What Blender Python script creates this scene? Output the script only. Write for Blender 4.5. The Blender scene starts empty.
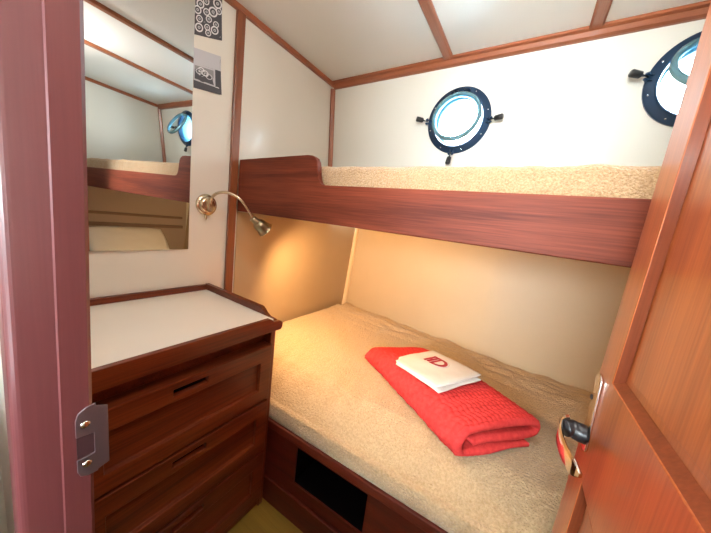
import bpy, bmesh, math, random
from mathutils import Vector, Matrix, noise
random.seed(4)
C = bpy.context.scene.collection
S = 1.15; FZ = 1.02          # scene units -> metres, floor at z = 0
pi = math.pi
def U(p): return Vector((p[0]*S, p[1]*S, (p[2]+FZ)*S))
def lerp(a, b, t): return a+(b-a)*t
def sm(t): t = max(0, min(1, t)); return t*t*(3-2*t)

# ------------------------------------------------------------ materials
def newmat(name):
    m = bpy.data.materials.new(name); m.use_nodes = True
    nt = m.node_tree; b = nt.nodes['Principled BSDF']
    return m, nt, b
def plain(name, col, rough=.5, metal=0, coat=0, noise_amt=0, bump=0, bscale=200, spec=None, emis=None, es=0):
    m, nt, b = newmat(name)
    b.inputs['Base Color'].default_value = (*col, 1); b.inputs['Roughness'].default_value = rough
    b.inputs['Metallic'].default_value = metal; b.inputs['Coat Weight'].default_value = coat
    b.inputs['Coat Roughness'].default_value = .12
    if spec is not None: b.inputs['Specular IOR Level'].default_value = spec
    if emis: b.inputs['Emission Color'].default_value = (*emis, 1); b.inputs['Emission Strength'].default_value = es
    tc = nt.nodes.new('ShaderNodeTexCoord')
    if noise_amt:
        n = nt.nodes.new('ShaderNodeTexNoise'); n.inputs['Scale'].default_value = 3.5; n.inputs['Detail'].default_value = 4
        nt.links.new(tc.outputs['Object'], n.inputs['Vector'])
        r = nt.nodes.new('ShaderNodeValToRGB')
        r.color_ramp.elements[0].position = .3; r.color_ramp.elements[1].position = .7
        r.color_ramp.elements[0].color = (*[c*(1-noise_amt) for c in col], 1); r.color_ramp.elements[1].color = (*[min(1, c*(1+noise_amt)) for c in col], 1)
        nt.links.new(n.outputs['Fac'], r.inputs['Fac']); nt.links.new(r.outputs['Color'], b.inputs['Base Color'])
    if bump:
        n = nt.nodes.new('ShaderNodeTexNoise'); n.inputs['Scale'].default_value = bscale; n.inputs['Detail'].default_value = 3
        nt.links.new(tc.outputs['Object'], n.inputs['Vector'])
        bp = nt.nodes.new('ShaderNodeBump'); bp.inputs['Strength'].default_value = bump; bp.inputs['Distance'].default_value = .003
        nt.links.new(n.outputs['Fac'], bp.inputs['Height']); nt.links.new(bp.outputs['Normal'], b.inputs['Normal'])
    return m
def wood(name, c0, c1, axis, rough=.32, scale=1.0, coat=.35, figure=.5, spec=.5):
    m, nt, b = newmat(name); L = nt.links
    tc = nt.nodes.new('ShaderNodeTexCoord'); mp = nt.nodes.new('ShaderNodeMapping')
    s = [14*scale]*3; s[axis] = .9*scale; mp.inputs['Scale'].default_value = s
    L.new(tc.outputs['Object'], mp.inputs['Vector'])
    n = nt.nodes.new('ShaderNodeTexNoise'); n.inputs['Scale'].default_value = 1.2; n.inputs['Detail'].default_value = 5; n.inputs['Distortion'].default_value = .6
    L.new(mp.outputs['Vector'], n.inputs['Vector'])
    mp2 = nt.nodes.new('ShaderNodeMapping'); s2 = [190*scale]*3; s2[axis] = 5*scale; mp2.inputs['Scale'].default_value = s2
    L.new(tc.outputs['Object'], mp2.inputs['Vector'])
    n2 = nt.nodes.new('ShaderNodeTexNoise'); n2.inputs['Scale'].default_value = 1.5; n2.inputs['Detail'].default_value = 2
    L.new(mp2.outputs['Vector'], n2.inputs['Vector'])
    mx = nt.nodes.new('ShaderNodeMix'); mx.data_type = 'FLOAT'; mx.inputs[0].default_value = .35
    L.new(n.outputs['Fac'], mx.inputs[2]); L.new(n2.outputs['Fac'], mx.inputs[3])
    r = nt.nodes.new('ShaderNodeValToRGB'); r.color_ramp.elements[0].position = .5-.3*figure; r.color_ramp.elements[1].position = .5+.3*figure
    r.color_ramp.elements[0].color = (*c0, 1); r.color_ramp.elements[1].color = (*c1, 1)
    L.new(mx.outputs[0], r.inputs['Fac']); L.new(r.outputs['Color'], b.inputs['Base Color'])
    bp = nt.nodes.new('ShaderNodeBump'); bp.inputs['Strength'].default_value = .12; bp.inputs['Distance'].default_value = .0008
    L.new(n2.outputs['Fac'], bp.inputs['Height']); L.new(bp.outputs['Normal'], b.inputs['Normal'])
    b.inputs['Roughness'].default_value = rough; b.inputs['Coat Weight'].default_value = coat; b.inputs['Coat Roughness'].default_value = .18; b.inputs['Specular IOR Level'].default_value = spec
    return m
MA0, MA1 = (.12, .024, .007), (.26, .062, .018)
W = [wood('mahogany_x', MA0, MA1, 0), wood('mahogany_y', MA0, MA1, 1), wood('mahogany_z', MA0, MA1, 2)]
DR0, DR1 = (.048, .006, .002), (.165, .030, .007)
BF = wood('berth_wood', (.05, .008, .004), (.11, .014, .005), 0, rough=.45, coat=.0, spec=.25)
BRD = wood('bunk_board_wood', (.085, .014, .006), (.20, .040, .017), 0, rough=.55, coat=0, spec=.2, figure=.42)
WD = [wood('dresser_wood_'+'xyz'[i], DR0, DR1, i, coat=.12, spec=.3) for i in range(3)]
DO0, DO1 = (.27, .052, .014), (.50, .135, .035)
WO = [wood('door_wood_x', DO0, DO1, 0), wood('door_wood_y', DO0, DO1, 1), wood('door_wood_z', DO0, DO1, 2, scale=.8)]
JB = wood('jamb_wood', (.070, .015, .016), (.115, .028, .029), 2, rough=.42, figure=.9)
TR = [wood('trim_wood_%s' % 'xyz'[i], (.22, .058, .022), (.38, .12, .05), i, figure=.6) for i in range(3)]
TRD = wood('post_wood', (.16, .040, .012), (.27, .080, .028), 2)
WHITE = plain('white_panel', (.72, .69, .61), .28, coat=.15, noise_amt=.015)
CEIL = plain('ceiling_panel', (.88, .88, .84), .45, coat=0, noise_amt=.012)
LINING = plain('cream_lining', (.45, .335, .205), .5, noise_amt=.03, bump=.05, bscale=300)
LAMIN = plain('white_laminate', (.88, .85, .76), .3, noise_amt=.02)
FLOORM = wood('floor_wood', (.19, .105, .010), (.26, .15, .018), 0, rough=.5, coat=.1)
BRASS = plain('brass', (.60, .50, .36), .25, metal=1, bump=.03, bscale=60)
BRASSD = plain('aged_brass', (.34, .29, .18), .3, metal=1)
CHROME = plain('chrome', (.80, .78, .75), .12, metal=1)
STEEL = plain('brushed_steel', (.20, .15, .16), .5, metal=1)
BLACK = plain('black_plastic', (.012, .012, .014), .35)
DARK = plain('unlit_black', (.004, .003, .003), .9, spec=0)  # near-black that paints the shade of unlit hollows
NAVY = plain('porthole_metal', (.014, .045, .10), .3, metal=.55, coat=.4)
TEAL = plain('porthole_ring', (.16, .34, .42), .25, metal=.5, coat=.4)
SLEEVE = plain('porthole_sleeve', (.10, .30, .42), .3, coat=.4)
NICKEL = plain('rivet_metal', (.75, .8, .82), .25, metal=1)
NAVYC = plain('navy_cloth', (.02, .05, .13), .8, bump=.2)
LINEN = plain('white_linen', (.66, .62, .55), .85, bump=.25, bscale=500)
PILLOW = plain('pillow_cotton', (.80, .79, .76), .8, bump=.2, bscale=90)
BULB = plain('bulb', (1, .8, .5), .4, emis=(1, .66, .30), es=14)
GLOBE = plain('lamp_glass', (1, 1, 1), .4, emis=(1, .96, .9), es=3)  # glow of the added ceiling lamp
REDL = plain('logo_red', (.34, .02, .03), .8)
GREYL = plain('logo_grey', (.5, .4, .38), .8)
# glass, mirror
GLASS, nt, b = newmat('porthole_glass')
nt.nodes.remove(b); gt = nt.nodes.new('ShaderNodeBsdfTransparent'); gt.inputs[0].default_value = (.90, .97, .99, 1)
gg = nt.nodes.new('ShaderNodeBsdfGlossy'); gg.inputs['Roughness'].default_value = .02; gm = nt.nodes.new('ShaderNodeMixShader'); gm.inputs[0].default_value = .06
nt.links.new(gt.outputs[0], gm.inputs[1]); nt.links.new(gg.outputs[0], gm.inputs[2]); nt.links.new(gm.outputs[0], nt.nodes['Material Output'].inputs['Surface'])
MIRROR, nt, b = newmat('mirror_glass')
b.inputs['Base Color'].default_value = (.80, .87, .90, 1); b.inputs['Metallic'].default_value = 1; b.inputs['Roughness'].default_value = .01
# terry / fleece
def terry(name, c0, c1, sc, bump=.9, dist=.006, pile=900, sheen=.3):
    m, nt, b = newmat(name); L = nt.links
    tc = nt.nodes.new('ShaderNodeTexCoord')
    n = nt.nodes.new('ShaderNodeTexNoise'); n.inputs['Scale'].default_value = sc; n.inputs['Detail'].default_value = 6; n.inputs['Roughness'].default_value = .7
    L.new(tc.outputs['Object'], n.inputs['Vector'])
    v = nt.nodes.new('ShaderNodeTexVoronoi'); v.inputs['Scale'].default_value = pile
    L.new(tc.outputs['Object'], v.inputs['Vector'])
    r = nt.nodes.new('ShaderNodeValToRGB'); r.color_ramp.elements[0].position = .38; r.color_ramp.elements[1].position = .62
    r.color_ramp.elements[0].color = (*c0, 1); r.color_ramp.elements[1].color = (*c1, 1)
    L.new(n.outputs['Fac'], r.inputs['Fac']); L.new(r.outputs['Color'], b.inputs['Base Color'])
    n3 = nt.nodes.new('ShaderNodeTexNoise'); n3.inputs['Scale'].default_value = 170; n3.inputs['Detail'].default_value = 4
    L.new(tc.outputs['Object'], n3.inputs['Vector'])
    bp = nt.nodes.new('ShaderNodeBump'); bp.inputs['Strength'].default_value = bump; bp.inputs['Distance'].default_value = dist
    L.new(n3.outputs['Fac'], bp.inputs['Height'])
    L.new(bp.outputs['Normal'], b.inputs['Normal'])
    b.inputs['Roughness'].default_value = .95; b.inputs['Sheen Weight'].default_value = sheen; b.inputs['Specular IOR Level'].default_value = .1
    return m
TERRY = terry('beige_fleece', (.40, .275, .145), (.53, .38, .22), 150, bump=1, dist=.008)
TERRYU = terry('beige_terry', (.34, .205, .105), (.54, .36, .20), 230, bump=1, dist=.008)
RED = terry('red_cotton', (.48, .030, .029), (.58, .048, .042), 60, bump=.4, dist=.0015, sheen=0)

# ------------------------------------------------------------ mesh helpers
def link(name, bm, mats, parent=None, smooth=False, bevel=0, structure=False, origin=None):
    """bm is in scene units; converts to metres, origin at parent or at given unit point"""
    bmesh.ops.recalc_face_normals(bm, faces=bm.faces[:])
    o_world = U(origin) if origin else (parent_world(parent) if parent else None)
    for v in bm.verts: v.co = U(v.co)
    if o_world is None:
        xs = [v.co for v in bm.verts]
        o_world = Vector(((min(c.x for c in xs)+max(c.x for c in xs))/2, (min(c.y for c in xs)+max(c.y for c in xs))/2, min(c.z for c in xs)))
    for v in bm.verts: v.co -= o_world
    me = bpy.data.meshes.new(name); bm.to_mesh(me); bm.free()
    for m in (mats if isinstance(mats, (list, tuple)) else [mats]): me.materials.append(m)
    if smooth:
        for p in me.polygons: p.use_smooth = True
    o = bpy.data.objects.new(name, me); C.objects.link(o)
    if parent:
        o.parent = parent; o.location = o_world-parent_world(parent)
    else: o.location = o_world
    if bevel:
        bv = o.modifiers.new('bevel', 'BEVEL'); bv.width = bevel; bv.segments = 2; bv.limit_method = 'ANGLE'; bv.angle_limit = math.radians(50)
        bv.harden_normals = False
    if structure: o['kind'] = 'structure'
    return o
def parent_world(p):
    v = Vector((0, 0, 0))
    while p: v = v+p.location; p = p.parent
    return v
def empty(name, pt, label=None, cat=None, group=None, structure=False):
    o = bpy.data.objects.new(name, None); C.objects.link(o); o.location = U(pt); o.empty_display_size = .05
    if label: o['label'] = label
    if cat: o['category'] = cat
    if group: o['group'] = group
    if structure: o['kind'] = 'structure'
    return o
def tag(o, label, cat, group=None):
    o['label'] = label; o['category'] = cat
    if group: o['group'] = group
    return o
def B(): return bmesh.new()
def box(bm, x0, x1, y0, y1, z0, z1, mat=0):
    v = [bm.verts.new(p) for p in ((x0,y0,z0),(x1,y0,z0),(x1,y1,z0),(x0,y1,z0),(x0,y0,z1),(x1,y0,z1),(x1,y1,z1),(x0,y1,z1))]
    for q in ((0,3,2,1),(4,5,6,7),(0,1,5,4),(1,2,6,5),(2,3,7,6),(3,0,4,7)):
        f = bm.faces.new([v[i] for i in q]); f.material_index = mat
    return v
def boxo(name, d, mat, parent=None, bevel=.0015, **k):
    bm = B(); box(bm, *d); return link(name, bm, mat, parent, bevel=bevel, **k)
def prism(bm, poly, fn0, fn1, mat=0):
    a = [bm.verts.new(fn0(p)) for p in poly]; b = [bm.verts.new(fn1(p)) for p in poly]
    n = len(poly)
    fs = [bm.faces.new(a), bm.faces.new(b[::-1])]
    for i in range(n): fs.append(bm.faces.new((a[i], a[(i+1)%n], b[(i+1)%n], b[i])))
    for f in fs: f.material_index = mat
def frame_at(d):
    d = Vector(d).normalized(); u = Vector((0, 0, 1)) if abs(d.z) < .9 else Vector((1, 0, 0))
    a = d.cross(u).normalized(); return a, a.cross(d).normalized(), d
def tube(bm, pts, rad, n=12, cap=True, mat=0):
    pts = [Vector(p) for p in pts]; rings = []
    prev = None
    for i, p in enumerate(pts):
        d = (pts[min(i+1, len(pts)-1)]-pts[max(i-1, 0)]).normalized()
        if prev is None: a, b_, _ = frame_at(d)
        else:
            a = (prev-d*prev.dot(d)).normalized(); b_ = d.cross(a)
        prev = a; r = rad[i] if isinstance(rad, (list, tuple)) else rad
        rings.append([bm.verts.new(p+(a*math.cos(2*pi*k/n)+b_*math.sin(2*pi*k/n))*r) for k in range(n)])
    for i in range(len(rings)-1):
        for k in range(n): bm.faces.new((rings[i][k], rings[i][(k+1)%n], rings[i+1][(k+1)%n], rings[i+1][k])).material_index = mat
    if cap:
        bm.faces.new(rings[0][::-1]).material_index = mat; bm.faces.new(rings[-1]).material_index = mat
def lathe(bm, o, d, prof, n=32, mat=0, closed=False):
    """prof: list of (radius, distance along d)"""
    o = Vector(o); a, b_, d = frame_at(d); rings = []
    for r, h in prof:
        if r < 1e-6: rings.append([bm.verts.new(o+d*h)])
        else: rings.append([bm.verts.new(o+d*h+(a*math.cos(2*pi*k/n)+b_*math.sin(2*pi*k/n))*r) for k in range(n)])
    pr = list(zip(rings, rings[1:])) + ([(rings[-1], rings[0])] if closed else [])
    for A, Bb in pr:
        for k in range(n):
            if len(A) == 1 and len(Bb) == 1: continue
            if len(A) == 1: f = bm.faces.new((A[0], Bb[k], Bb[(k+1)%n]))
            elif len(Bb) == 1: f = bm.faces.new((A[k], A[(k+1)%n], Bb[0]))
            else: f = bm.faces.new((A[k], A[(k+1)%n], Bb[(k+1)%n], Bb[k]))
            f.material_index = mat
def bez(pts, n=24):
    """catmull-rom through pts"""
    pts = [Vector(p) for p in pts]; P = [pts[0]*2-pts[1]]+pts+[pts[-1]*2-pts[-2]]; out = []
    for i in range(1, len(P)-2):
        for k in range(n):
            t = k/n; a, b_, c, d = P[i-1:i+3]
            out.append(.5*((2*b_)+(c-a)*t+(2*a-5*b_+4*c-d)*t*t+(3*b_-a-3*c+d)*t**3))
    out.append(pts[-1]); return out
def stepped(bm, us, vs, dep, fn, back=None, mat=0):
    """cells between cuts us/vs at depth dep[j][i] (j over v); fn(u,v,d)->point. d grows into the body."""
    nu, nv = len(us)-1, len(vs)-1
    vc = {}
    def V(u, v, d):
        k = (round(u, 6), round(v, 6), round(d, 6))
        if k not in vc: vc[k] = bm.verts.new(fn(u, v, d))
        return vc[k]
    def F(vs_):
        vs_ = list(dict.fromkeys(vs_))
        if len(vs_) > 2:
            try: bm.faces.new(vs_).material_index = mat
            except ValueError: pass
    for j in range(nv):
        for i in range(nu):
            d = dep[j][i]; F((V(us[i],vs[j],d), V(us[i+1],vs[j],d), V(us[i+1],vs[j+1],d), V(us[i],vs[j+1],d)))
            if i+1 < nu and dep[j][i+1] != d: e = dep[j][i+1]; F((V(us[i+1],vs[j],d), V(us[i+1],vs[j+1],d), V(us[i+1],vs[j+1],e), V(us[i+1],vs[j],e)))
            if j+1 < nv and dep[j+1][i] != d: e = dep[j+1][i]; F((V(us[i],vs[j+1],d), V(us[i+1],vs[j+1],d), V(us[i+1],vs[j+1],e), V(us[i],vs[j+1],e)))
    if back is not None:
        for j in range(nv):
            for s, i in ((0, 0), (nu, nu-1)): d = dep[j][i]; F((V(us[s],vs[j],d), V(us[s],vs[j+1],d), V(us[s],vs[j+1],back), V(us[s],vs[j],back)))
        for i in range(nu):
            for s, j in ((0, 0), (nv, nv-1)): d = dep[j][i]; F((V(us[i],vs[s],d), V(us[i+1],vs[s],d), V(us[i+1],vs[s],back), V(us[i],vs[s],back)))
            for j in range(nv): F((V(us[i],vs[j],back), V(us[i+1],vs[j],back), V(us[i+1],vs[j+1],back), V(us[i],vs[j+1],back)))

# ------------------------------------------------------------ room shell
X0, X1 = -1.0, .70          # head bulkhead, foot bulkhead
ZC = .69
def yup(z): return 1.166+(.695-z)*.112         # deckhouse side, leans in
def ylow(x, z):                                # hull lining under the side deck
    xs = [-1.1, -1, -.72, -.44, -.09, .35, .8]; ys = [1.515, 1.507, 1.492, 1.465, 1.405, 1.385, 1.38]
    for i in range(len(xs)-1):
        if x <= xs[i+1]: y = lerp(ys[i], ys[i+1], (x-xs[i])/(xs[i+1]-xs[i])); break
    return y+(z+.55)*.094
boxo('floor', (-1.06, 1.0, -1.25, 1.62, -1.06, -1.02), FLOORM, structure=True, bevel=0)
boxo('ceiling', (-1.06, 1.0, -1.25, 1.25, ZC, ZC+.04), CEIL, structure=True, bevel=0)
boxo('wall_left', (X0-.04, X0, .03, 1.66, -1.02, ZC), WHITE, structure=True, bevel=0)
# foot bulkhead with two horizontal battens under the bunk
boxo('wall_right', (X1, X1+.04, .03, 1.66, -1.02, ZC), WHITE, structure=True, bevel=0)

# upper hull side with two round holes
PC = [(-.333, .459), (.325, .512)]; RH = .098
def up_pt(x, z, d=0): return (x, yup(z)+d, z)
bm = B()
ztop, zbot = ZC+.02, .006
cells = [(PC[0][0]-.125, PC[0][0]+.125, PC[0]), (PC[1][0]-.125, PC[1][0]+.125, PC[1])]
T = .05
def quad(x0, x1, z0, z1):
    for d in (0, T):
        f = [bm.verts.new(up_pt(a, b_, d)) for a, b_ in ((x0,z0),(x1,z0),(x1,z1),(x0,z1))]; bm.faces.new(f)
xs = [X0]
for a, b_, (cx, cz) in cells:
    quad(xs[-1], a, zbot, ztop); xs.append(b_)
    quad(a, b_, zbot, cz-.125); quad(a, b_, cz+.125, ztop)
    n = 48; inner = []; outer = []
    for k in range(n):
        t = 2*pi*k/n; c, s = math.cos(t), math.sin(t); m = .125/max(abs(c), abs(s))
        inner.append((cx+RH*c, cz+RH*s)); outer.append((cx+m*c, cz+m*s))
    rows = [[bm.verts.new(up_pt(*p, d)) for p in L] for L, d in ((outer, 0), (inner, 0), (inner, T), (outer, T))]
    for A, Bb in zip(rows, rows[1:]):
        for k in range(n): bm.faces.new((A[k], A[(k+1)%n], Bb[(k+1)%n], Bb[k]))
quad(xs[-1], X1, zbot, ztop)
bmesh.ops.remove_doubles(bm, verts=bm.verts[:], dist=1e-5)
wb = link('wall_back', bm, WHITE, structure=True)
# lower hull lining (curved)
bm = B(); nx, nz = 40, 10; g = []
for j in range(nz+1):
    z = lerp(-1.02, -.006, j/nz)
    g.append([bm.verts.new((lerp(X0, X1, i/nx), ylow(lerp(X0, X1, i/nx), z), z)) for i in range(nx+1)])
g2 = [[bm.verts.new((v.co.x, 1.66, v.co.z)) for v in r] for r in (g[0], g[-1])]
for j in range(nz):
    for i in range(nx): bm.faces.new((g[j][i], g[j][i+1], g[j+1][i+1], g[j+1][i]))
for i in range(nx):
    bm.faces.new((g[0][i], g[0][i+1], g2[0][i+1], g2[0][i])); bm.faces.new((g[-1][i], g[-1][i+1], g2[1][i+1], g2[1][i]))
    bm.faces.new((g2[0][i], g2[0][i+1], g2[1][i+1], g2[1][i]))
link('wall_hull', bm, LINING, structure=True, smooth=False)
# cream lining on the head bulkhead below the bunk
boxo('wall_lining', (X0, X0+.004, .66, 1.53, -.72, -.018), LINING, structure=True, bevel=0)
# doorway bulkhead, left part, right part, header
JX, JD, DX = -.33, .072, .140
def bulk(x0, x1, z0, z1, m, name='wall_front'):
    return boxo(name, (x0, x1, .045, .065, z0, z1), m, structure=True, bevel=0)
bulk(X0-.04, JX-.03, -1.02, ZC, WHITE)
bulk(.21, 1.0, -1.02, ZC, WHITE)
bulk(JX-.03, .21, .51, ZC, WHITE)
boxo('trim_1', (X0, JX-.034, .037, .045, -.17, ZC), JB, structure=True, bevel=.001)
boxo('trim_2', (X0, JX-.034, .033, .045, -.20, -.17), W[0], structure=True, bevel=.001)
# unseen corridor behind the camera; window in its back wall added for light
boxo('wall_corridor_left', (-1.06, -1.02, -1.25, .03, -1.02, ZC), WHITE, structure=True, bevel=0)
boxo('wall_corridor_right', (.98, 1.02, -1.25, .045, -1.02, ZC), WHITE, structure=True, bevel=0)
bm = B()
wx0, wx1, wz0, wz1 = -.50, .50, -.10, .42
box(bm, -1.02, wx0, -1.25, -1.21, -1.02, ZC); box(bm, wx1, .98, -1.25, -1.21, -1.02, ZC)
box(bm, wx0, wx1, -1.25, -1.21, -1.02, wz0); box(bm, wx0, wx1, -1.25, -1.21, wz1, ZC)
link('wall_corridor_back', bm, WHITE, structure=True)
wf = B()
for d in ((wx0,wx0+.03,wz0,wz1),(wx1-.03,wx1,wz0,wz1),(wx0+.03,wx1-.03,wz0,wz0+.03),(wx0+.03,wx1-.03,wz1-.03,wz1),(-.015,.015,wz0+.03,wz1-.03)):
    box(wf, d[0], d[1], -1.24, -1.205, d[2], d[3])
link('added_window_3', wf, W[0], structure=True, bevel=.001)  # frame of the added corridor window, out of view

ct = empty('added_light_blocker', (0, -.7, -1.02), 'added unseen wooden counter that blocks corridor light from the lower cabin', 'counter')  # added out of view to keep light off the drawers and berth front
boxo('blocker_body', (-1.0, .96, -1.19, -.27, -1.018, -.325), W[0], ct, bevel=0); boxo('worktop', (-1.0, .97, -1.20, -.25, -.324, -.30), W[0], ct)
# door frame: left jamb with rebate, right jamb, head
def jamb_poly(side):
    # profile (x,y) of the left post: reveal face at JX, rounded corridor edge
    P = [(JX-.034, .022)]
    for k in range(7):
        t = k/6*pi/2; P.append((JX-.004-.008+.008*math.sin(t)+.004*0, .030-.008*math.cos(t)))
    P += [(JX-.0025, .0495), (JX, .0505), (JX, JD-.003), (JX-.003, JD), (JX-.034, JD)]
    return P
bm = B(); prism(bm, jamb_poly(0), lambda p: (p[0], p[1]+.0025-.0128, -1.02), lambda p: (p[0], p[1]+.0025+.0069, .54))
jb = link('trim_3', bm, JB, structure=True)
bm = B(); box(bm, .175, .21, .022, JD-.012, -1.02, .51); link('trim_4', bm, JB, structure=True, bevel=.002)
bm = B(); box(bm, JX, .21, .022, JD-.01, .51, .54); link('trim_5', bm, JB, structure=True, bevel=.002)
# strike plate: C-shaped, its lip curling past the jamb edge
zt, zb = -.212, -.283
bm = B()
pl = [(.0585,-.222),(.0605,-.2145),(.066,-.2105),(.0735,-.209),(.0735,-.212),(.0825,-.216),(.0825,-.283),(.0735,-.286),(.0735,-.2875),(.066,-.2875),(.0605,-.285),(.0585,-.279),
      (.0585,-.2655),(.0715,-.2645),(.0715,-.2415),(.0585,-.2400)]
prism(bm, pl, lambda p: (JX+.0004, p[0], p[1]), lambda p: (JX+.0022, p[0], p[1]))
sp = link('strike_plate', bm, STEEL, jb, bevel=.0006)
sp['label'] = 'dull steel latch strike plate'
bm = B(); box(bm, JX-.0003, JX+.0006, .059, .0714, -.2645, -.241); link('latch_recess', bm, plain('recess_wood', (.03, .008, .01), .6), jb)
for zz in (-.2285, -.2735):
    bm = B(); lathe(bm, (JX+.0022, .0655, zz), (1, 0, 0), [(.0038, 0), (.0036, .0006), (.002, .0012), (0, .0013)], 16)
    for v in bm.verts: pass
    link('screw', bm, CHROME, sp, smooth=True)

# ------------------------------------------------------------ trims
def strip(name, pts, w, mat, parent=None):
    """pts: closed cross-section extruded... simple box between two corners"""
    return boxo(name, pts, mat, parent, bevel=.0025, structure=True)
strip('trim_6', (X0, X0+.014, .617, .648, -.70, ZC), 0, TRD)                     # post on the head bulkhead
strip('trim_7', (X0, X0+.016, .08, 1.166, ZC-.020, ZC), 0, TR[1])              # ceiling edge at the head bulkhead
# ceiling edge along the portholes, tapered quarter profile
bm = B(); q = [(0,0),(-.024,0),(-.024,-.008),(-.016,-.012),(-.014,-.026),(-.006,-.03),(.004,-.03)]
prism(bm, q, lambda p: (X0+.016, yup(ZC)+p[0], ZC+p[1]), lambda p: (X1, yup(ZC)+p[0], ZC+p[1])); link('trim_8', bm, TR[0], structure=True)
# upper corner batten (leans with the side)
bm = B(); q = [(0,0),(.018,0),(.018,-.006),(.008,-.018),(0,-.018)]
prism(bm, q, lambda p: (X0+p[0], yup(0)+p[1], 0), lambda p: (X0+p[0], yup(.66)+p[1], .66)); link('trim_9', bm, TR[2], structure=True)
bm = B(); prism(bm, q, lambda p: (X1-p[0], yup(0)+p[1], 0), lambda p: (X1-p[0], yup(.66)+p[1], .66)); link('trim_10', bm, TR[2], structure=True)
strip('trim_11', (X1-.016, X1, .08, 1.145, ZC-.020, ZC), 0, TR[1])
# lower corner bead
bm = B(); q = [(.004,.01),(.030,.01),(.030,-.006),(.024,-.014),(.012,-.016),(.004,-.014)]
prism(bm, q, lambda p: (X0+p[0], ylow(X0, -.72)+p[1], -.72), lambda p: (X0+p[0], ylow(X0, -.02)+p[1], -.02)); link('trim_12', bm, plain('cream_bead', (.62, .46, .28), .5), structure=True)
# ceiling battens
for i, (bx, nm) in enumerate(((-.402, 'trim_13'), (.050, 'trim_14'))):
    bm = B(); q = [(-.018,0),(-.018,-.006),(-.012,-.012),(.012,-.012),(.018,-.006),(.018,0)]
    prism(bm, q, lambda p: (bx+p[0], .075, ZC+p[1]), lambda p: (bx+p[0], 1.143, ZC+p[1])); link(nm, bm, TR[1], structure=True)
# shelf battens on the foot bulkhead above the pillow
boxo('wall_lining', (X1-.004, X1, .60, 1.40, -.72, -.018), plain('foot_lining', (.38, .30, .25), .5), structure=True, bevel=0)
FT = plain('foot_batten_shade', (.20, .13, .10), .5)  # dark colour stands in for the shadow under each batten
strip('trim_15', (X1-.02, X1-.0045, .60, 1.36, -.215, -.195), 0, FT)
strip('trim_16', (X1-.03, X1-.0045, .60, 1.36, -.30, -.275), 0, FT)

# ------------------------------------------------------------ portholes
def porthole(name, cx, cz, ang, dogs, label):
    up = Vector((0, -.112, 1)).normalized(); nrm = Vector((0, -1, -.112)).normalized(); ux = Vector((1, 0, 0))
    o = Vector((cx, yup(cz), cz))
    r = empty(name, tuple(o), structure=True); r['label'] = label
    def P(u, v, n): return o+ux*u+up*v+nrm*n
    # flange: stepped ring
    bm = B(); lathe(bm, o+nrm*.001, nrm, [(.124,0),(.124,.007),(.120,.011),(.104,.013),(.100,.017),(.096,.017),(.093,.010),(.092,-.012),(.0975,-.012),(.0975,0)], 64, closed=True)
    link('flange', bm, NAVY, r, smooth=True).modifiers.new('e', 'EDGE_SPLIT').split_angle = math.radians(40)
    bm = B(); lathe(bm, o, nrm, [(.0919,-.004),(.086,-.008),(.083,-.014),(.081,-.085),(.0975,-.085),(.0975,-.013),(.0919,-.012)], 64, closed=True)
    link('sleeve', bm, SLEEVE, r, smooth=True).modifiers.new('e', 'EDGE_SPLIT').split_angle = math.radians(60)
    for k in range(8):
        t = 2*pi*(k+.35)/8; bm = B(); lathe(bm, P(.113*math.cos(t), .113*math.sin(t), .012), nrm, [(.0028,0),(.0024,.0014),(0,.002)], 10)
        link('rivet', bm, NICKEL, r, smooth=True)
    # hinged glass ring: hinge at the top, swings into the cabin
    hinge = P(0, .100, .022); rot = Matrix.Rotation(ang, 3, 'X')
    up2 = rot @ up; n2 = rot @ nrm
    c2 = hinge-up2*.096
    bm = B(); lathe(bm, c2, n2, [(.094,-.004),(.094,.008),(.090,.012),(.083,.012),(.079,.006),(.079,-.004)], 64, closed=True)
    ring = link('hinged_ring', bm, TEAL, r, smooth=True); ring.modifiers.new('e', 'EDGE_SPLIT').split_angle = math.radians(40)
    bm = B(); lathe(bm, c2, n2, [(0,.0),(.080,.0),(.080,.004),(0,.004)], 48)
    link('glass_pane', bm, GLASS, ring)
    # hinge knuckles
    bm = B()
    for s in (-1, 1):
        tube(bm, [P(s*.012, .104, .018), P(s*.034, .104, .018)], .006, 12)
        a = P(s*.023, .104, .018); b2 = c2+up2*.088+ux*s*.023; tube(bm, [a, a*.3+b2*.7+n2*.004, b2+n2*.004], [.005,.005,.004], 8)
    link('hinge', bm, NAVY, r, smooth=True)
    for t, tw in dogs:
        t = math.radians(t); d = ux*math.cos(t)+up*math.sin(t); s = ux*-math.sin(t)+up*math.cos(t)
        lug = B(); p0 = o+d*.112+nrm*.014
        for q in (-1, 1): tube(lug, [p0+s*.007*q-nrm*.004, p0+s*.007*q+d*.012+nrm*.004, p0+s*.007*q+d*.018+nrm*.01], [.0045,.004,.004], 8)
        tube(lug, [p0+s*.013+d*.013+nrm*.006, p0-s*.013+d*.013+nrm*.006], .0028, 8)
        dog = link('dog', lug, NAVY, r, smooth=True)
        kb = B(); k0 = p0+d*.010+nrm*.008; kd = (d+nrm*.35+s*tw).normalized()
        tube(kb, [k0, k0+kd*.018, k0+kd*.022, k0+kd*.047, k0+kd*.050], [.0035,.0035,.0095,.0105,.0085], 12)
        link('clamp_knob', kb, BLACK, dog, smooth=True)
    return r
porthole('window_1', PC[0][0], PC[0][1], math.radians(-13), ((-4, .15), (178, -.2), (267, 0)), 'round navy porthole with its glass almost closed, the one nearer the corner')
porthole('window_2', PC[1][0], PC[1][1], math.radians(-33), ((172, -.1), (2, .1), (267, 0)), 'round navy porthole with its glass swung up, half hidden by the open door')

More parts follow.
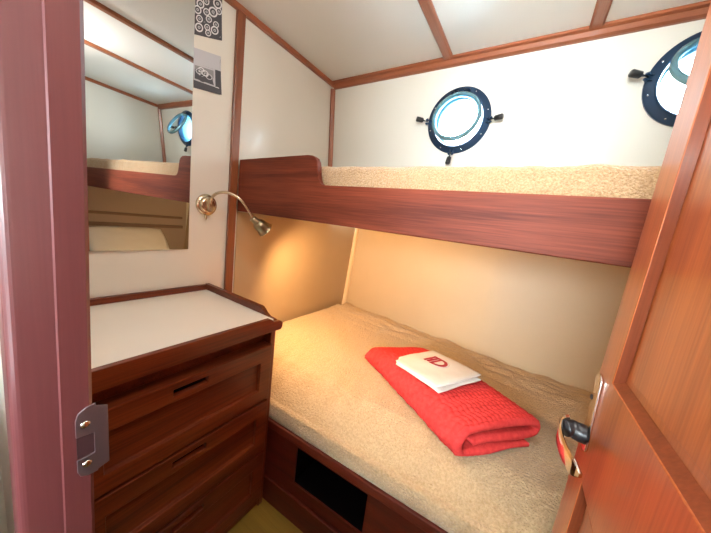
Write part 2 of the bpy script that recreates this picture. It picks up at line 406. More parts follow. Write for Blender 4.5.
# ------------------------------------------------------------ upper bunk
bunk = empty('upper_bunk', (-.15, .66, -.02), 'upper bunk with a mahogany front board raised at its left end', 'bunk')
YB = .650
poly = [(X0+.0145,-.015),(X1-.002,-.020),(X1-.002,.101),(-.548,.099),(-.562,.101),(-.572,.107),(-.579,.118),(-.583,.134),(-.586,.155),(-.590,.170),(-.598,.181),(-.612,.188),(-.632,.190),(X0+.0145,.181)]
bm = B(); prism(bm, poly, lambda p: (p[0], YB, p[1]), lambda p: (p[0], YB+.022, p[1]))
link('front_board', bm, BRD, bunk, bevel=.003)
boxo('bunk_base', (X0+.0145, X1-.001, YB+.022, 1.66, -.016, .004), LINING, bunk, bevel=0)
# upper mattress
bm = B(); nx, prof = 260, []
for k in range(40):
    t = k/39; prof.append(t)
def upm(x, s):
    # s along profile: 0..1 front bottom -> top front -> top back
    wv = noise.noise(Vector((x*7, 0, 3)))*.0045+noise.noise(Vector((x*17, 0, 9)))*.002
    zt = .165+wv
    if s < .4: t = s/.4; y, z = YB+.030-.006*math.sin(t*pi), lerp(.006, zt-.022, t)
    elif s < .6: t = (s-.4)/.2*pi/2; y, z = YB+.030+.022*(1-math.cos(t)), zt-.022+.022*math.sin(t)
    else: t = (s-.6)/.4; y, z = lerp(YB+.052, 1.195, t), zt+.004*math.sin(t*pi)
    n = noise.noise(Vector((x*30, y*30, z*30)))*.0025
    return (x, y-n, z+n*.5)
g = [[bm.verts.new(upm(lerp(-.976, X1-.03, i/nx), s)) for i in range(nx+1)] for s in prof]
g.append([bm.verts.new((v.co.x, 1.195, .006)) for v in g[-1]])
g.append(g[0])
for A, Bb in zip(g, g[1:]):
    for i in range(nx): bm.faces.new((A[i], A[i+1], Bb[i+1], Bb[i]))
bm.faces.new([r[0] for r in g[:-1]]); bm.faces.new([r[-1] for r in g[:-1]][::-1])
um = link('upper_mattress', bm, TERRYU, smooth=True); tag(um, 'beige terry-covered mattress lying on the upper bunk', 'mattress')

# ------------------------------------------------------------ lower berth
def ysh(x): return .054*(max(x, -.62)+.62)-.009
def shear(bm):
    for v in bm.verts: v.co.y += ysh(v.co.x)
    return bm
berth = empty('lower_berth', (-.15, .585, -1.02), 'built-in lower berth with dark red wooden front and locker opening painted black for its unlit inside', 'bed')
YF = .580
us = [X0+.0145, -.62, -.497, -.235, X1-.002]; vs = [-1.018, -.880, -.742, -.7225]
bm = B(); stepped(bm, us, vs, [[0,0,0,0],[0,0,.30,0],[0,0,0,0]], lambda u, v, d: (u, YF+.006+d, v), back=None)
# locker box is open behind the opening
link('front_panel', shear(bm), BF, berth)
bm = B()
box(bm, X0+.0145, -.62, YF-.008, YF+.022, -.722, -.694); box(bm, -.62, X1-.002, YF-.008, YF+.022, -.722, -.694)
bmesh.ops.remove_doubles(bm, verts=bm.verts[:], dist=1e-5); bmesh.ops.delete(bm, geom=[f for f in bm.faces if all(abs(v.co.x+.62) < 1e-4 for v in f.verts)], context='FACES_ONLY'); link('top_rail', shear(bm), BF, berth, bevel=.003)
bm = B(); box(bm, X0+.002, -.62, YF-.004, YF+.0055, -1.0185, -.925); box(bm, -.62, X1-.002, YF-.004, YF+.0055, -1.0185, -.925)
bmesh.ops.remove_doubles(bm, verts=bm.verts[:], dist=1e-5); bmesh.ops.delete(bm, geom=[f for f in bm.faces if all(abs(v.co.x+.62) < 1e-4 for v in f.verts)], context='FACES_ONLY'); link('kick_board', shear(bm), BF, berth, bevel=.002)
boxo('berth_base', (X0+.0145, X1-.002, YF+.09, 1.36, -.716, -.704), W[0], berth, bevel=0)
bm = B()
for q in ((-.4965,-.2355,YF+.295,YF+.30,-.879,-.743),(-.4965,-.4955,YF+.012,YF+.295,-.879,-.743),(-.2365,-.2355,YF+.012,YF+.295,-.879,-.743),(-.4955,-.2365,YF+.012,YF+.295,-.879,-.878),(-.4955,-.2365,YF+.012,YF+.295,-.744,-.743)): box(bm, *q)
link('locker_shade_box', shear(bm), DARK, berth)  # near-black box paints the locker's inside as unlit

def ztopm(x, y):
    d = y-YF
    z = -.556-.012*sm(1-(d-.05)/.3)
    z += .010*math.exp(-((x+.3)/.35)**2)*math.exp(-((d-.25)/.25)**2)*0
    # gentle undulations
    z += noise.noise(Vector((x*3.2, y*3.2, 1.7)))*.008+noise.noise(Vector((x*8, y*8, 5.1)))*.003
    # creases running back from the front edge
    a = x*6+y*2.5
    z += .0065*math.exp(-((d-.13)/.10)**2)*math.sin(x*70+y*40+3*noise.noise(Vector((x*5, y*5, 0))))*max(0, noise.noise(Vector((x*3.1, 2, 8)))+.35)
    # tucked, rumpled edge along the hull
    dh = ylow(x, -.55)-y
    z += .016*math.exp(-((dh-.12)/.05)**2)*(.5+noise.noise(Vector((x*5, y*9, 4))))-.012*math.exp(-((dh-.05)/.03)**2)*(.6+noise.noise(Vector((x*9, y*14, 2))))
    z += .004*math.exp(-(dh/.2)**2)*noise.noise(Vector((x*10, y*26, 7)))*4
    return z
def lowm(x, s):
    yb = ylow(x, -.56)-.006
    zk = -.652+.004*noise.noise(Vector((x*6, 1, 1)))
    if s < .14:
        t = s/.14; y = YF+.004-.005*math.sin(t*pi); z = lerp(-.703, zk, t)
    elif s < .20:
        t = (s-.14)/.06; y = YF+.004+.016*t*t; z = zk+.012*math.sin(t*pi/2)
    elif s < .42:
        t = (s-.20)/.22; y = YF+.020+.114*t; z = lerp(zk+.012, ztopm(x, YF+.134), t*(1.55-.55*t))
    else:
        t = (s-.42)/.58; y = lerp(YF+.134, yb, t); z = ztopm(x, y)
    w = sm(min(1, s/.1))*sm((.5-s)/.2) if s < .5 else 0
    # vertical puckers along the front
    f = noise.noise(Vector((x*14, z*4, 0)))*.004+max(0, noise.noise(Vector((x*4, 0, 3))))*.004*math.sin(x*95)
    n = noise.noise(Vector((x*55, y*55, z*55)))*.0014
    bottom = sm(s/.06)
    y += ysh(x)*(1-sm((s-.42)/.5))
    return (x, y-f*w*bottom, z+(f*.6*w+n)*bottom)
bm = B(); nx, ns = 420, 300
g = [[bm.verts.new(lowm(lerp(X0+.032, X1-.012, i/nx), k/ns)) for i in range(nx+1)] for k in range(ns+1)]
g.append([bm.verts.new((v.co.x, v.co.y, -.703)) for v in g[-1]]); g.append(g[0])
for A, Bb in zip(g, g[1:]):
    for i in range(nx): bm.faces.new((A[i], A[i+1], Bb[i+1], Bb[i]))
bm.faces.new([r[0] for r in g[:-1]]); bm.faces.new([r[-1] for r in g[:-1]][::-1])
lm = link('lower_mattress', bm, TERRY, smooth=True); tag(lm, 'wide mattress under a beige fleece cover on the lower berth', 'mattress')

# ------------------------------------------------------------ red blanket
E1 = Vector((.851, -.525, 0)).normalized(); E2 = Vector((.66, .75, 0)).normalized(); OB = Vector((-.490, .934, 0)); LB = .522
TZ = -.556
def blanket():
    h = .030
    pr = [(.275,.012),(.20,.012),(.10,.012),(.03,.012),(.014,.020),(.006,.040),(.012,.062),(.03,.076),(.08,.081),(.15,.082),(.22,.081),(.275,.077),(.298,.066),(.302,.052),(.290,.043),(.25,.041),(.18,.044),(.10,.045),(.055,.042)]
    path = bez([Vector((a, b_, 0)) for a, b_ in pr], 14)
    # arclength resample
    L = [0]
    for a, b_ in zip(path, path[1:]): L.append(L[-1]+(b_-a).length)
    tot = L[-1]; N = 330; pts = []; j = 0
    for i in range(N+1):
        s = tot*i/N
        while j < len(L)-2 and L[j+1] < s: j += 1
        pts.append(path[j].lerp(path[j+1], (s-L[j])/max(1e-9, L[j+1]-L[j])))
    nrm = []
    for i in range(N+1):
        d = (pts[min(i+1,N)]-pts[max(i-1,0)]).normalized(); nrm.append(Vector((-d.y, d.x, 0)))
    bm = B(); M = 200; th = .0125
    def vert(i, j, side):
        t = j/M; p = pts[i]; n = nrm[i]; s = tot*i/N
        # side +1: outer face (normal to the right of travel) -> outside of the roll
        taper = lerp(.62, 1, sm(t/.42))*(1-.25*sm(1-t/.10))
        wv = 0
        if side > 0:
            a = s/.017; b_ = t*LB/.017
            wv = .0042*(abs(math.sin(pi*a+.8*math.sin(b_*2.1))*math.sin(pi*b_+.5*math.sin(a*1.7))))**.6
        e = min(1, min(t, 1-t)*M/3, min(i, N-i)/3)
        off = (th*.85*(.45+.55*e)+wv*e)*side
        q = p+n*off
        x = q.x; z = max(.0, q.y*taper)
        x += .010*noise.noise(Vector((t*3, z*20, 1)))
        z += .004*noise.noise(Vector((t*4+3, x*8, 2)))*sm(z/.03)
        # ends of the inner layers are slightly recessed
        tt = t*LB
        jit = .006*noise.noise(Vector((s*9, 4, side)))
        tt += jit*(1 if t > .5 else -1)*sm(abs(t-.5)*2)
        if t < .5: tt += .05*sm((.06-min(x, .3))/.06)*sm(1-t*6)*.5
        P = OB+E1*tt+E2*x*.87; return (P.x, P.y, TZ+z+.002)
    top = [[bm.verts.new(vert(i, j, -1)) for j in range(M+1)] for i in range(N+1)]
    bot = [[bm.verts.new(vert(i, j, 1)) for j in range(M+1)] for i in range(N+1)]
    for i in range(N):
        for j in range(M):
            bm.faces.new((top[i][j], top[i][j+1], top[i+1][j+1], top[i+1][j])); bm.faces.new((bot[i][j], bot[i+1][j], bot[i+1][j+1], bot[i][j+1]))
        bm.faces.new((top[i][0], top[i+1][0], bot[i+1][0], bot[i][0])); bm.faces.new((top[i][M], bot[i][M], bot[i+1][M], top[i+1][M]))
    for j in range(M):
        bm.faces.new((top[0][j], bot[0][j], bot[0][j+1], top[0][j+1])); bm.faces.new((top[N][j], top[N][j+1], bot[N][j+1], bot[N][j]))
    return link('folded_blanket', bm, RED, smooth=True)
tag(blanket(), 'folded red waffle-weave blanket lying on the lower mattress', 'blanket')
# thick backing layer inside the fold so that it reads as stacked cloth
# ------------------------------------------------------------ white folded cloth on the blanket
ca, cb, cc, cd = Vector((-.320,.832,0)), Vector((-.224,1.010,0)), Vector((-.038,.935,0)), Vector((-.134,.747,0))
def cloth_pt(u, v, z):      # u: a->d / b->c ; v: a->b
    p = ca.lerp(cd, u).lerp(cb.lerp(cc, u), v)
    return Vector((p.x, p.y, z))
def logo_pt(u, v, z): return cloth_pt(u, v, z-.012*(1-u))
def cloth_layer(bm, z0, th, u0, u1, v0, v1, seed, curl=0):
    n = 40; t, b_ = [], []
    for i in range(n+1):
        ra, rb = [], []
        for j in range(n+1):
            u, v = i/n, j/n; uu = lerp(u0, u1, u); vv = lerp(v0, v1, v)
            # rounded folded corner at a
            k = sm(1-uu*6)*sm(1-vv*5)*.10; uu += k; vv += k*.3
            uu += .015*noise.noise(Vector((vv*3, seed, 0)))*(1 if u > .5 else -1)*abs(u-.5)*2; vv += .02*noise.noise(Vector((uu*3, seed, 4)))*(1 if v > .5 else -1)*abs(v-.5)*2
            e = min(1, min(u, 1-u, v, 1-v)*n/2.5)
            zz = z0-.012*(1-uu)+.003*noise.noise(Vector((uu*3, vv*3, 6)))+.002*math.sin(uu*3)
            h = th*(.35+.65*math.sqrt(e))
            m = zz+th/2
            ra.append(bm.verts.new(cloth_pt(uu, vv, m+h/2+.0008*noise.noise(Vector((uu*9, vv*9, seed)))))); rb.append(bm.verts.new(cloth_pt(uu, vv, m-h/2)))
        t.append(ra); b_.append(rb)
    for i in range(n):
        for j in range(n): bm.faces.new((t[i][j], t[i+1][j], t[i+1][j+1], t[i][j+1])); bm.faces.new((b_[i][j], b_[i][j+1], b_[i+1][j+1], b_[i+1][j]))
        bm.faces.new((t[i][0], b_[i][0], b_[i+1][0], t[i+1][0])); bm.faces.new((t[i][n], t[i+1][n], b_[i+1][n], b_[i][n]))
        bm.faces.new((t[0][i], t[0][i+1], b_[0][i+1], b_[0][i])); bm.faces.new((t[n][i], b_[n][i], b_[n][i+1], t[n][i+1]))
ZCL = TZ+.1015
bm = B()
cloth_layer(bm, ZCL, .0085, .02, 1.03, .0, .93, 1)
cloth_layer(bm, ZCL+.0088, .0085, 0, .985, -.02, 1.0, 2)
cl = link('folded_cloth', bm, LINEN, smooth=True); tag(cl, 'small folded white cloth with a dark red monogram on top of the red blanket', 'cloth')
ZL = ZCL+.0190
def emb(name, polys, m, z=ZL):
    bm = B()
    for P in polys: prism(bm, P, lambda p: logo_pt(p[0], p[1], z), lambda p: logo_pt(p[0], p[1], z+.0022))
    return link(name, bm, m, cl)
def LG(a, b_): return (.26+a*.36, .47+b_*.30)     # logo frame: a along towel, b across
def arc(c, r0, r1, t0, t1, n=14):
    o_ = [(c[0]+r1*math.cos(lerp(t0,t1,k/n)), c[1]+r1*math.sin(lerp(t0,t1,k/n))) for k in range(n+1)]
    i_ = [(c[0]+r0*math.cos(lerp(t0,t1,k/n)), c[1]+r0*math.sin(lerp(t0,t1,k/n))) for k in range(n, -1, -1)]
    return [LG(*p) for p in o_+i_]
polys = [[LG(.0,.02),LG(.10,.02),LG(.10,.95),LG(.0,.95)], [LG(.17,.05),LG(.29,.05),LG(.29,.98),LG(.17,.98)],
         [LG(.10,.40),LG(.17,.40),LG(.17,.55),LG(.10,.55)], [LG(.36,.0),LG(.48,.0),LG(.48,1),LG(.36,1)], arc((.46,.5), .34, .50, -pi/2, pi/2),
         [LG(-.02,.86),LG(.55,.86),LG(.55,1.0),LG(-.02,1.0)]]
emb('monogram', polys, REDL)
emb('monogram_outline', [arc((.52,.5), .50, .53, -pi/2.2, pi/2.4)], GREYL)

# ------------------------------------------------------------ pillows at the foot end (seen in the mirror)
def pillow(name, c, sx, sy, th, tilt, mat):
    bm = B(); n = 36; R = Matrix.Rotation(tilt, 3, 'Y'); T_, B_ = [], []
    for s, G in ((1, T_), (-1, B_)):
        for i in range(n+1):
            row = []
            for j in range(n+1):
                u, v = 2*i/n-1, 2*j/n-1
                e = max(0, (1-abs(u)**3.2)*(1-abs(v)**3.2))**.42
                pin = 1-.06*(1-abs(u*v))*0
                xx = u*sx*(1-.05*v*v); yy = v*sy*(1-.05*u*u)
                zz = s*th*e+.006*noise.noise(Vector((u*3, v*3, s)))*e
                row.append(bm.verts.new(Vector(c)+R@Vector((xx, yy, zz))))
            G.append(row)
        for i in range(n):
            for j in range(n): bm.faces.new((G[i][j], G[i+1][j], G[i+1][j+1], G[i][j+1]))
    bmesh.ops.remove_doubles(bm, verts=bm.verts[:], dist=1e-5)
    return link(name, bm, mat, smooth=True)
p1 = pillow('pillow', (.555, .92, -.420), .15, .255, .045, math.radians(-50), PILLOW); tag(p1, 'white pillow standing at the foot end of the berth, seen in the mirror', 'pillow')
p2 = pillow('cushion', (.60, .615, -.42), .12, .022, .02, math.radians(-62), NAVYC); tag(p2, 'small navy cushion beside the white pillow, seen in the mirror', 'cushion')

# ------------------------------------------------------------ dresser
dr = empty('dresser', (-.80, .31, -1.02), 'built-in mahogany chest of three drawers with a white worktop', 'dresser')
DX0, DX1, DY0, DY1 = X0+.001, -.605, .080, .553
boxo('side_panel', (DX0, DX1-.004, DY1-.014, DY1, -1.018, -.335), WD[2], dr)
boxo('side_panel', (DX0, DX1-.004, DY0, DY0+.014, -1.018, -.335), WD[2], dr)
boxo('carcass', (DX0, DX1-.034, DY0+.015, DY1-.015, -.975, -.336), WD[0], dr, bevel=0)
boxo('corner_post', (DX1-.019, DX1-.003, DY1-.0135, DY1+.003, -1.018, -.358), WD[2], dr)
boxo('plinth', (DX1-.035, DX1-.012, DY0+.015, DY1-.015, -1.018, -.976), WD[1], dr, bevel=0)
boxo('worktop', (DX0, DX1-.001, DY0, DY1-.012, -.334, -.324), LAMIN, dr, bevel=0)
# front apron with raised lip, scooped at its right end
bm = B(); P = [(DY0,-.358),(DY1+.008,-.358),(DY1+.014,-.350),(DY1+.014,-.338),(DY1+.008,-.331),(DY1-.004,-.329),(DY1-.018,-.327),(DY1-.030,-.318),(DY1-.036,-.315),(DY0,-.315)]
prism(bm, P, lambda p: (DX1-.001, p[0], p[1]), lambda p: (DX1+.014, p[0], p[1])); link('apron', bm, WD[1], dr, bevel=.002)
bm = B(); P = [(DX0,-.336),(DX1-.002,-.336),(DX1-.002,-.328),(DX1-.030,-.326),(DX1-.046,-.318),(DX1-.056,-.309),(DX1-.066,-.303),(DX1-.076,-.302),(DX0,-.302)]
prism(bm, P, lambda p: (p[0], DY1-.0115, p[1]), lambda p: (p[0], DY1+.004, p[1])); link('side_fiddle', bm, WD[0], dr, bevel=.002)
boxo('back_fiddle', (DX0, DX0+.014, DY0, DY1-.0125, -.3235, -.304), WD[1], dr)
SY0, SY1 = .262, .340
for i, (z1, z0) in enumerate(((-.404, -.586), (-.594, -.776), (-.785, -.968))):
    y0, y1 = DY0+.017, DY1-.016
    ii = z1-.048; jj = z0+.042; st = z1-.017; sb = z1-.034; yl = y0+.045; yr = y1-.040
    us = [y0, yl, SY0, SY1, yr, y1]; vs = [z0, jj, ii, sb, st, z1]
    R_ = .012; SL = .014
    dep = [[0]*5, [0,R_,R_,R_,0], [0]*5, [0,0,SL,0,0], [0]*5]
    bm = B(); stepped(bm, us, vs, dep, lambda u, v, d: (DX1+.008-d, u, v), back=.041)
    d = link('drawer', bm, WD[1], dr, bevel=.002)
    boxo('slot_shade', (DX1-.0058, DX1-.0053, SY0+.0005, SY1-.0005, sb+.0005, st-.0005), DARK, d, bevel=0)  # near-black sheet paints the shade at the bottom of the slot

# ------------------------------------------------------------ mirror
bm = B(); MX = X0+.006
tl_ = math.radians(1.9); tp = math.radians(.65)
def mp_(y, z, d): return (MX+d+(.476-y)*math.tan(tl_)*1+(z+.168)*math.tan(tp), y, z)
prism(bm, [(.10,-.167),(.4755,-.167),(.4755,.672),(.10,.672)], lambda p: (X0+.0006, p[0], p[1]), lambda p: mp_(p[0], p[1], 0))
mr = link('wall_mirror', bm, MIRROR); tag(mr, 'tall frameless mirror on the white bulkhead above the dresser', 'mirror')

# ------------------------------------------------------------ wall lamp
lamp = empty('wall_lamp', (X0, .535, -.006), 'brass gooseneck reading lamp mounted on the bulkhead beside the mirror', 'lamp')
b0 = Vector((X0+.0005, .535, -.006))
bm = B(); lathe(bm, b0, (1,0,0), [(0,0),(.036,0),(.038,.004),(.036,.008),(.029,.010),(.027,.016),(.024,.019),(.020,.020),(0,.021)], 40)
link('wall_plate', bm, BRASS, lamp, smooth=True).modifiers.new('e','EDGE_SPLIT').split_angle = math.radians(50)
bm = B(); box(bm, X0+.02, X0+.034, .5335-.005, .5335+.009, -.030, .014)
link('arm_bracket', bm, BRASS, lamp, bevel=.003)
bm = B(); lathe(bm, (X0+.012, .530, -.052), (.3,0,-1), [(0,-.014),(.004,-.012),(.004,.0),(.0025,.006),(0,.008)], 12); link('switch', bm, BRASS, lamp, smooth=True)
arm = bez([(X0+.028,.536,-.004),(X0+.040,.5345,.022),(X0+.075,.536,.040),(X0+.105,.556,.044),(X0+.128,.586,.028),(X0+.138,.612,-.004),(X0+.142,.634,-.036)], 14)
bm = B(); tube(bm, arm, .0052, 12); link('gooseneck', bm, BRASS, lamp, smooth=True)
hd = (Vector((-.846,.708,-.090))-Vector((X0+.142,.634,-.036))).normalized(); h0 = Vector((X0+.142,.634,-.036))
bm = B(); lathe(bm, h0-hd*.006, hd, [(0,0),(.010,0),(.012,.003),(.012,.016),(.0135,.018),(.0135,.023),(.020,.028),(.0235,.038),(.0255,.052),(.030,.066),(.0315,.068),(.0295,.068),(.0238,.052),(.0215,.039),(.016,.030),(0,.028)], 40)
link('lamp_shade', bm, BRASSD, lamp, smooth=True).modifiers.new('e','EDGE_SPLIT').split_angle = math.radians(45)
bm = B(); lathe(bm, h0, hd, [(0,.024),(.010,.028),(.013,.038),(.011,.050),(0,.056)], 20); link('bulb', bm, BULB, lamp, smooth=True)
# the light it gives
def to_dir(o, d): o.rotation_euler = Vector(d).to_track_quat('-Z', 'Y').to_euler()
def light(name, kind, pt, energy, col, d=None, **k):
    L = bpy.data.lights.new(name, kind); L.energy = energy; L.color = col
    for a, v in k.items(): setattr(L, a, v)
    o = bpy.data.objects.new(name, L); C.objects.link(o); o.location = U(pt)
    if d: to_dir(o, d)
    return o
WARM = (1, .60, .27)
light('reading_lamp_beam', 'SPOT', tuple(h0+hd*.068), 54, WARM, (hd+Vector((.45, .10, -.05))), spot_size=math.radians(140), spot_blend=.6, shadow_soft_size=.02)

# ------------------------------------------------------------ photo prints
def photo(name, cs, painter, label):
    """cs: bottom-left, bottom-right, top-right, top-left corners as (y, z)"""
    cs = [Vector(c) for c in cs]; c = (cs[0]+cs[2])/2
    e = empty(name, (X0, c[0], c[1]), label, 'photo', 'black and white photo prints on the bulkhead')
    def P(a, b_, d):
        q = cs[0].lerp(cs[1], a+.5).lerp(cs[3].lerp(cs[2], a+.5), b_+.5)
        return (X0+.0003+d+.008*max(0, a)**2*2*(.4+abs(b_)), q.x, q.y)
    bm = B(); n = 12
    for s, d in ((0, 0), (1, .0008)):
        g = [[bm.verts.new(P(-.5+i/n, -.5+j/n, d)) for i in range(n+1)] for j in range(n+1)]
        for j in range(n):
            for i in range(n): bm.faces.new((g[j][i], g[j][i+1], g[j+1][i+1], g[j+1][i]))
    painter(bm, P)
    o = link('print', bm, [plain('print_dark', (.06,.06,.07), .35), plain('print_light', (.72,.72,.74), .35), plain('print_mid', (.25,.25,.26), .35), plain('print_pale', (.50,.50,.53), .35)], e)
    return e
def flatpoly(bm, P, pts, d, mat):
    vs = [bm.verts.new(P(a, b_, d)) for a, b_ in pts]; bm.faces.new(vs).material_index = mat
def ringp(bm, P, c, r, w, d, mat, asp, n=24):
    o_ = [bm.verts.new(P(c[0]+r*math.cos(2*pi*k/n)*asp[0], c[1]+r*math.sin(2*pi*k/n)*asp[1], d)) for k in range(n)]
    i_ = [bm.verts.new(P(c[0]+(r-w)*math.cos(2*pi*k/n)*asp[0], c[1]+(r-w)*math.sin(2*pi*k/n)*asp[1], d)) for k in range(n)]
    for k in range(n): bm.faces.new((o_[k], o_[(k+1)%n], i_[(k+1)%n], i_[k])).material_index = mat
def rings(bm, P):
    rnd = random.Random(7); pts = []
    for k in range(900):
        r = rnd.uniform(.10, .19); c = (rnd.uniform(-.5+r, .5-r), rnd.uniform(-.5+r*.6, .5-r*.6))
        if all(math.hypot(c[0]-q[0], (c[1]-q[1])*1.5) > (r+s)*.80 for q, s in pts): pts.append((c, r))
    for i, (c, r) in enumerate(pts):
        ringp(bm, P, c, r, r*.30, .0011+.00002*i, 1, (1, .66)); 
        if r > .09: ringp(bm, P, c, r*.34, r*.2, .0012+.00002*i, 3, (1, .66))
    for k in range(14):
        a = (rnd.uniform(-.48, .4), rnd.uniform(-.48, .45)); flatpoly(bm, P, [a, (a[0]+.07, a[1]+.01), (a[0]+.05, a[1]+.04)], .00105, 2)
def stillp(bm, P):
    flatpoly(bm, P, [(-.5,.12),(.5,.12),(.5,.5),(-.5,.5)], .0010, 3)
    flatpoly(bm, P, [(-.5,-.5),(.5,-.5),(.5,-.36),(-.5,-.30)], .00102, 0)
    flatpoly(bm, P, [(-.5,-.30),(.28,-.34),(.28,.12),(-.5,.12)], .00104, 3)
    flatpoly(bm, P, [(-.46,-.26),(.22,-.30),(.22,.08),(-.46,.08)], .0013, 2)
    flatpoly(bm, P, [(-.46,-.26),(.22,-.30),(.16,-.12),(-.05,-.02),(-.3,-.08),(-.46,-.02)], .0016, 0)
    rnd = random.Random(3)
    for k in range(9):
        ringp(bm, P, (rnd.uniform(-.34,.12), rnd.uniform(-.22,.0)), rnd.uniform(.08,.15), .035, .0020+k*.00002, (1, 3, 0)[k%3], (1, .6))
    flatpoly(bm, P, [(.34,-.38),(.40,-.40),(.44,.1),(.48,.42),(.44,.44),(.40,.2),(.36,.46),(.33,.4),(.37,.1)], .0013, 0)
    c = (.34, -.38); flatpoly(bm, P, [(c[0]+.09*math.cos(2*pi*k/16), c[1]+.06*math.sin(2*pi*k/16)) for k in range(16)], .0014, 1)
photo('photo_print', [(.479,.515), (.569,.547), (.564,.682), (.474,.655)], rings, 'black and white photo print of rings, top one on the bulkhead')
photo('photo_print', [(.483,.362), (.575,.380), (.567,.497), (.479,.478)], stillp, 'curled black and white photo print of a framed picture, below the ring print')

# ------------------------------------------------------------ door (open, seen from the doorway)
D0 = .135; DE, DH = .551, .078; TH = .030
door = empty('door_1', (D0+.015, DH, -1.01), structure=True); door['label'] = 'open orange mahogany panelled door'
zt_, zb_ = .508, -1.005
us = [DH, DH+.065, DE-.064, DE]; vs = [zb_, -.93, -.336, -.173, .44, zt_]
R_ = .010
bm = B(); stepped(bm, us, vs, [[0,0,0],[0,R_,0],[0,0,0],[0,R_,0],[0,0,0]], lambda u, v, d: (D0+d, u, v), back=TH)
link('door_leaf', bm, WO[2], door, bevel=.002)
# moulding round each recess, wood darkened to paint in the recess shade
ML = wood('shaded_moulding_wood', (.12, .024, .010), (.22, .05, .018), 2)
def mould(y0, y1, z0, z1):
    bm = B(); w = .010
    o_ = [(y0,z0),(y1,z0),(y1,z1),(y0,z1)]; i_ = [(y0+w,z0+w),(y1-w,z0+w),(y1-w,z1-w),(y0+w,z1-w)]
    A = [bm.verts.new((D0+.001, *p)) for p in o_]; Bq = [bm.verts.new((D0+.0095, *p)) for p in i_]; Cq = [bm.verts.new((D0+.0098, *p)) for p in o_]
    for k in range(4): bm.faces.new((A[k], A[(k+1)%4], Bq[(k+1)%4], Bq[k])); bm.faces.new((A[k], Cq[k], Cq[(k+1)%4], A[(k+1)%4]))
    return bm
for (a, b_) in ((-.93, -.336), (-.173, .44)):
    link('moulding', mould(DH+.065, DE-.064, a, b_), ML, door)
# raised field of each panel
for (a, b_) in ((-.93, -.336), (-.173, .44)):
    boxo('panel', (D0+.0085, D0+.0098, DH+.085, DE-.084, a+.02, b_-.02), WO[2], door, bevel=.001)
# lever handle set: backplate, neck, lever
hy, hz = .505, -.270
bm = B(); P = []
for k in range(9): t = pi*k/8; P.append((.532+.014*math.cos(t), -.192+.012*math.sin(t)))
for k in range(9): t = pi+pi*k/8; P.append((.512+.014*math.cos(t), -.288+.010*math.sin(t)))
prism(bm, P, lambda p: (D0-.0002, *p), lambda p: (D0-.0042, *p)); hp = link('handle_backplate', bm, CHROME, door, bevel=.0015)
bm = B(); lathe(bm, (D0-.0042, .536, -.222), (-1,0,0), [(.0045,0),(.004,.0012),(0,.002)], 12); link('screw', bm, BLACK, hp, smooth=True)
bm = B(); tube(bm, bez([(D0-.004,hy,hz),(D0-.016,hy,hz),(D0-.024,hy,hz+.001),(D0-.032,hy-.004,hz)], 6), [.0140]*6+[.0135]*6+[.0125]*7, 20)
lv = link('lever', bm, BLACK, door, smooth=True)
# flat bowed chrome grip
bm = B(); sp_ = bez([(D0-.026,hy+.012,hz+.004),(D0-.034,hy+.004,hz+.001),(D0-.038,hy-.014,hz-.006),(D0-.036,hy-.036,hz-.011),(D0-.030,hy-.060,hz-.014),(D0-.020,hy-.080,hz-.014)], 8)
rows = []
for i, p in enumerate(sp_):
    d = (sp_[min(i+1,len(sp_)-1)]-sp_[max(i-1,0)]).normalized(); up_ = Vector((0,0,1)); n = d.cross(up_).normalized(); up_ = n.cross(d)
    w = .0125*(1 if i < len(sp_)-5 else (len(sp_)-i)/6+.1); th = .0022
    w = min(w, .0125)
    rows.append([bm.verts.new(p+n*th*a+up_*w*b_) for a, b_ in ((1,-.8),(.2,-1),(-1,-.8),(-1,.8),(.2,1),(1,.8))])
for A, Bb in zip(rows, rows[1:]):
    for k in range(6): bm.faces.new((A[k], A[(k+1)%6], Bb[(k+1)%6], Bb[k]))
bm.faces.new(rows[0]); bm.faces.new(rows[-1][::-1])
link('lever_grip', bm, CHROME, lv, smooth=True).modifiers.new('e','EDGE_SPLIT').split_angle = math.radians(50)
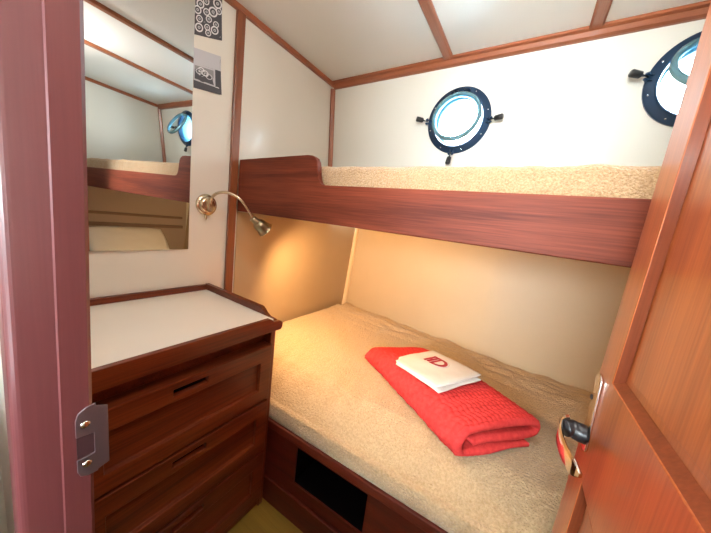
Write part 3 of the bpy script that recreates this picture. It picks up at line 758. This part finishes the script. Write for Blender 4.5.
for zz in (-.8, 0.0, .45):
    bm = B(); tube(bm, [(D0+.034, DH-.006, zz-.03), (D0+.034, DH-.006, zz+.03)], .005, 12); link('hinge', bm, BRASS, door, smooth=True)

# ------------------------------------------------------------ light
w = bpy.data.worlds.new('World'); bpy.context.scene.world = w; w.use_nodes = True
bg = w.node_tree.nodes['Background']; bg.inputs[0].default_value = (.80, .93, 1.0, 1); bg.inputs[1].default_value = 66.0
light('added_corridor_fill', 'AREA', (0, -1.26, .16), 14, (1.0, .95, .90), (0, 1, .75), shape='RECTANGLE', size=.95*S, size_y=.5*S)  # added fill light behind the camera, tilted up into the cabin
cl_ = empty('added_ceiling_lamp', (-.04, .32, ZC), 'added ceiling lamp with round white glass, unseen, brightening the cabin', 'lamp')  # lamp added out of view to brighten bulkheads and worktop
bm = B(); lathe(bm, (-.04, .32, ZC), (0, 0, -1), [(0,0),(.075,0),(.075,.010),(.070,.014),(0,.014)], 40); link('lamp_base', bm, BRASS, cl_, smooth=True)
bm = B(); lathe(bm, (-.04, .32, ZC-.014), (0, 0, -1), [(.062,0),(.060,.012),(.045,.024),(.02,.030),(0,.031)], 40); link('lamp_glass', bm, GLOBE, cl_, smooth=True)
light('added_ceiling_light', 'POINT', (-.04, .32, ZC-.10), 17, (1.0, .96, .90), shadow_soft_size=.05)
for i, (cx, cz) in enumerate(PC):
    L = light('porthole_portal', 'AREA', (cx, yup(cz)+.07, cz), 1, (1, 1, 1), (0, -1, -.11), shape='DISK', size=.21*S); L.data.cycles.is_portal = True

# ------------------------------------------------------------ camera
cam = bpy.data.cameras.new('camera'); co = bpy.data.objects.new('camera', cam); C.objects.link(co)
cam.sensor_width = 36; cam.lens = 266.288/711*36; cam.clip_start = .01
r = Vector((.83263731, .53960605, .12466123)); d = Vector((.19260353, -.07109486, -.97869781)); f = Vector((-.51924848, .83891051, -.16312626))
M = Matrix((r, -d, -f)).transposed().to_4x4(); M.translation = U((0, 0, 0)); co.matrix_world = M
sc = bpy.context.scene; sc.camera = co
sc.view_settings.view_transform = 'Standard'; sc.view_settings.look = 'None'; sc.view_settings.gamma = 1
sc.view_settings.exposure = -0.12
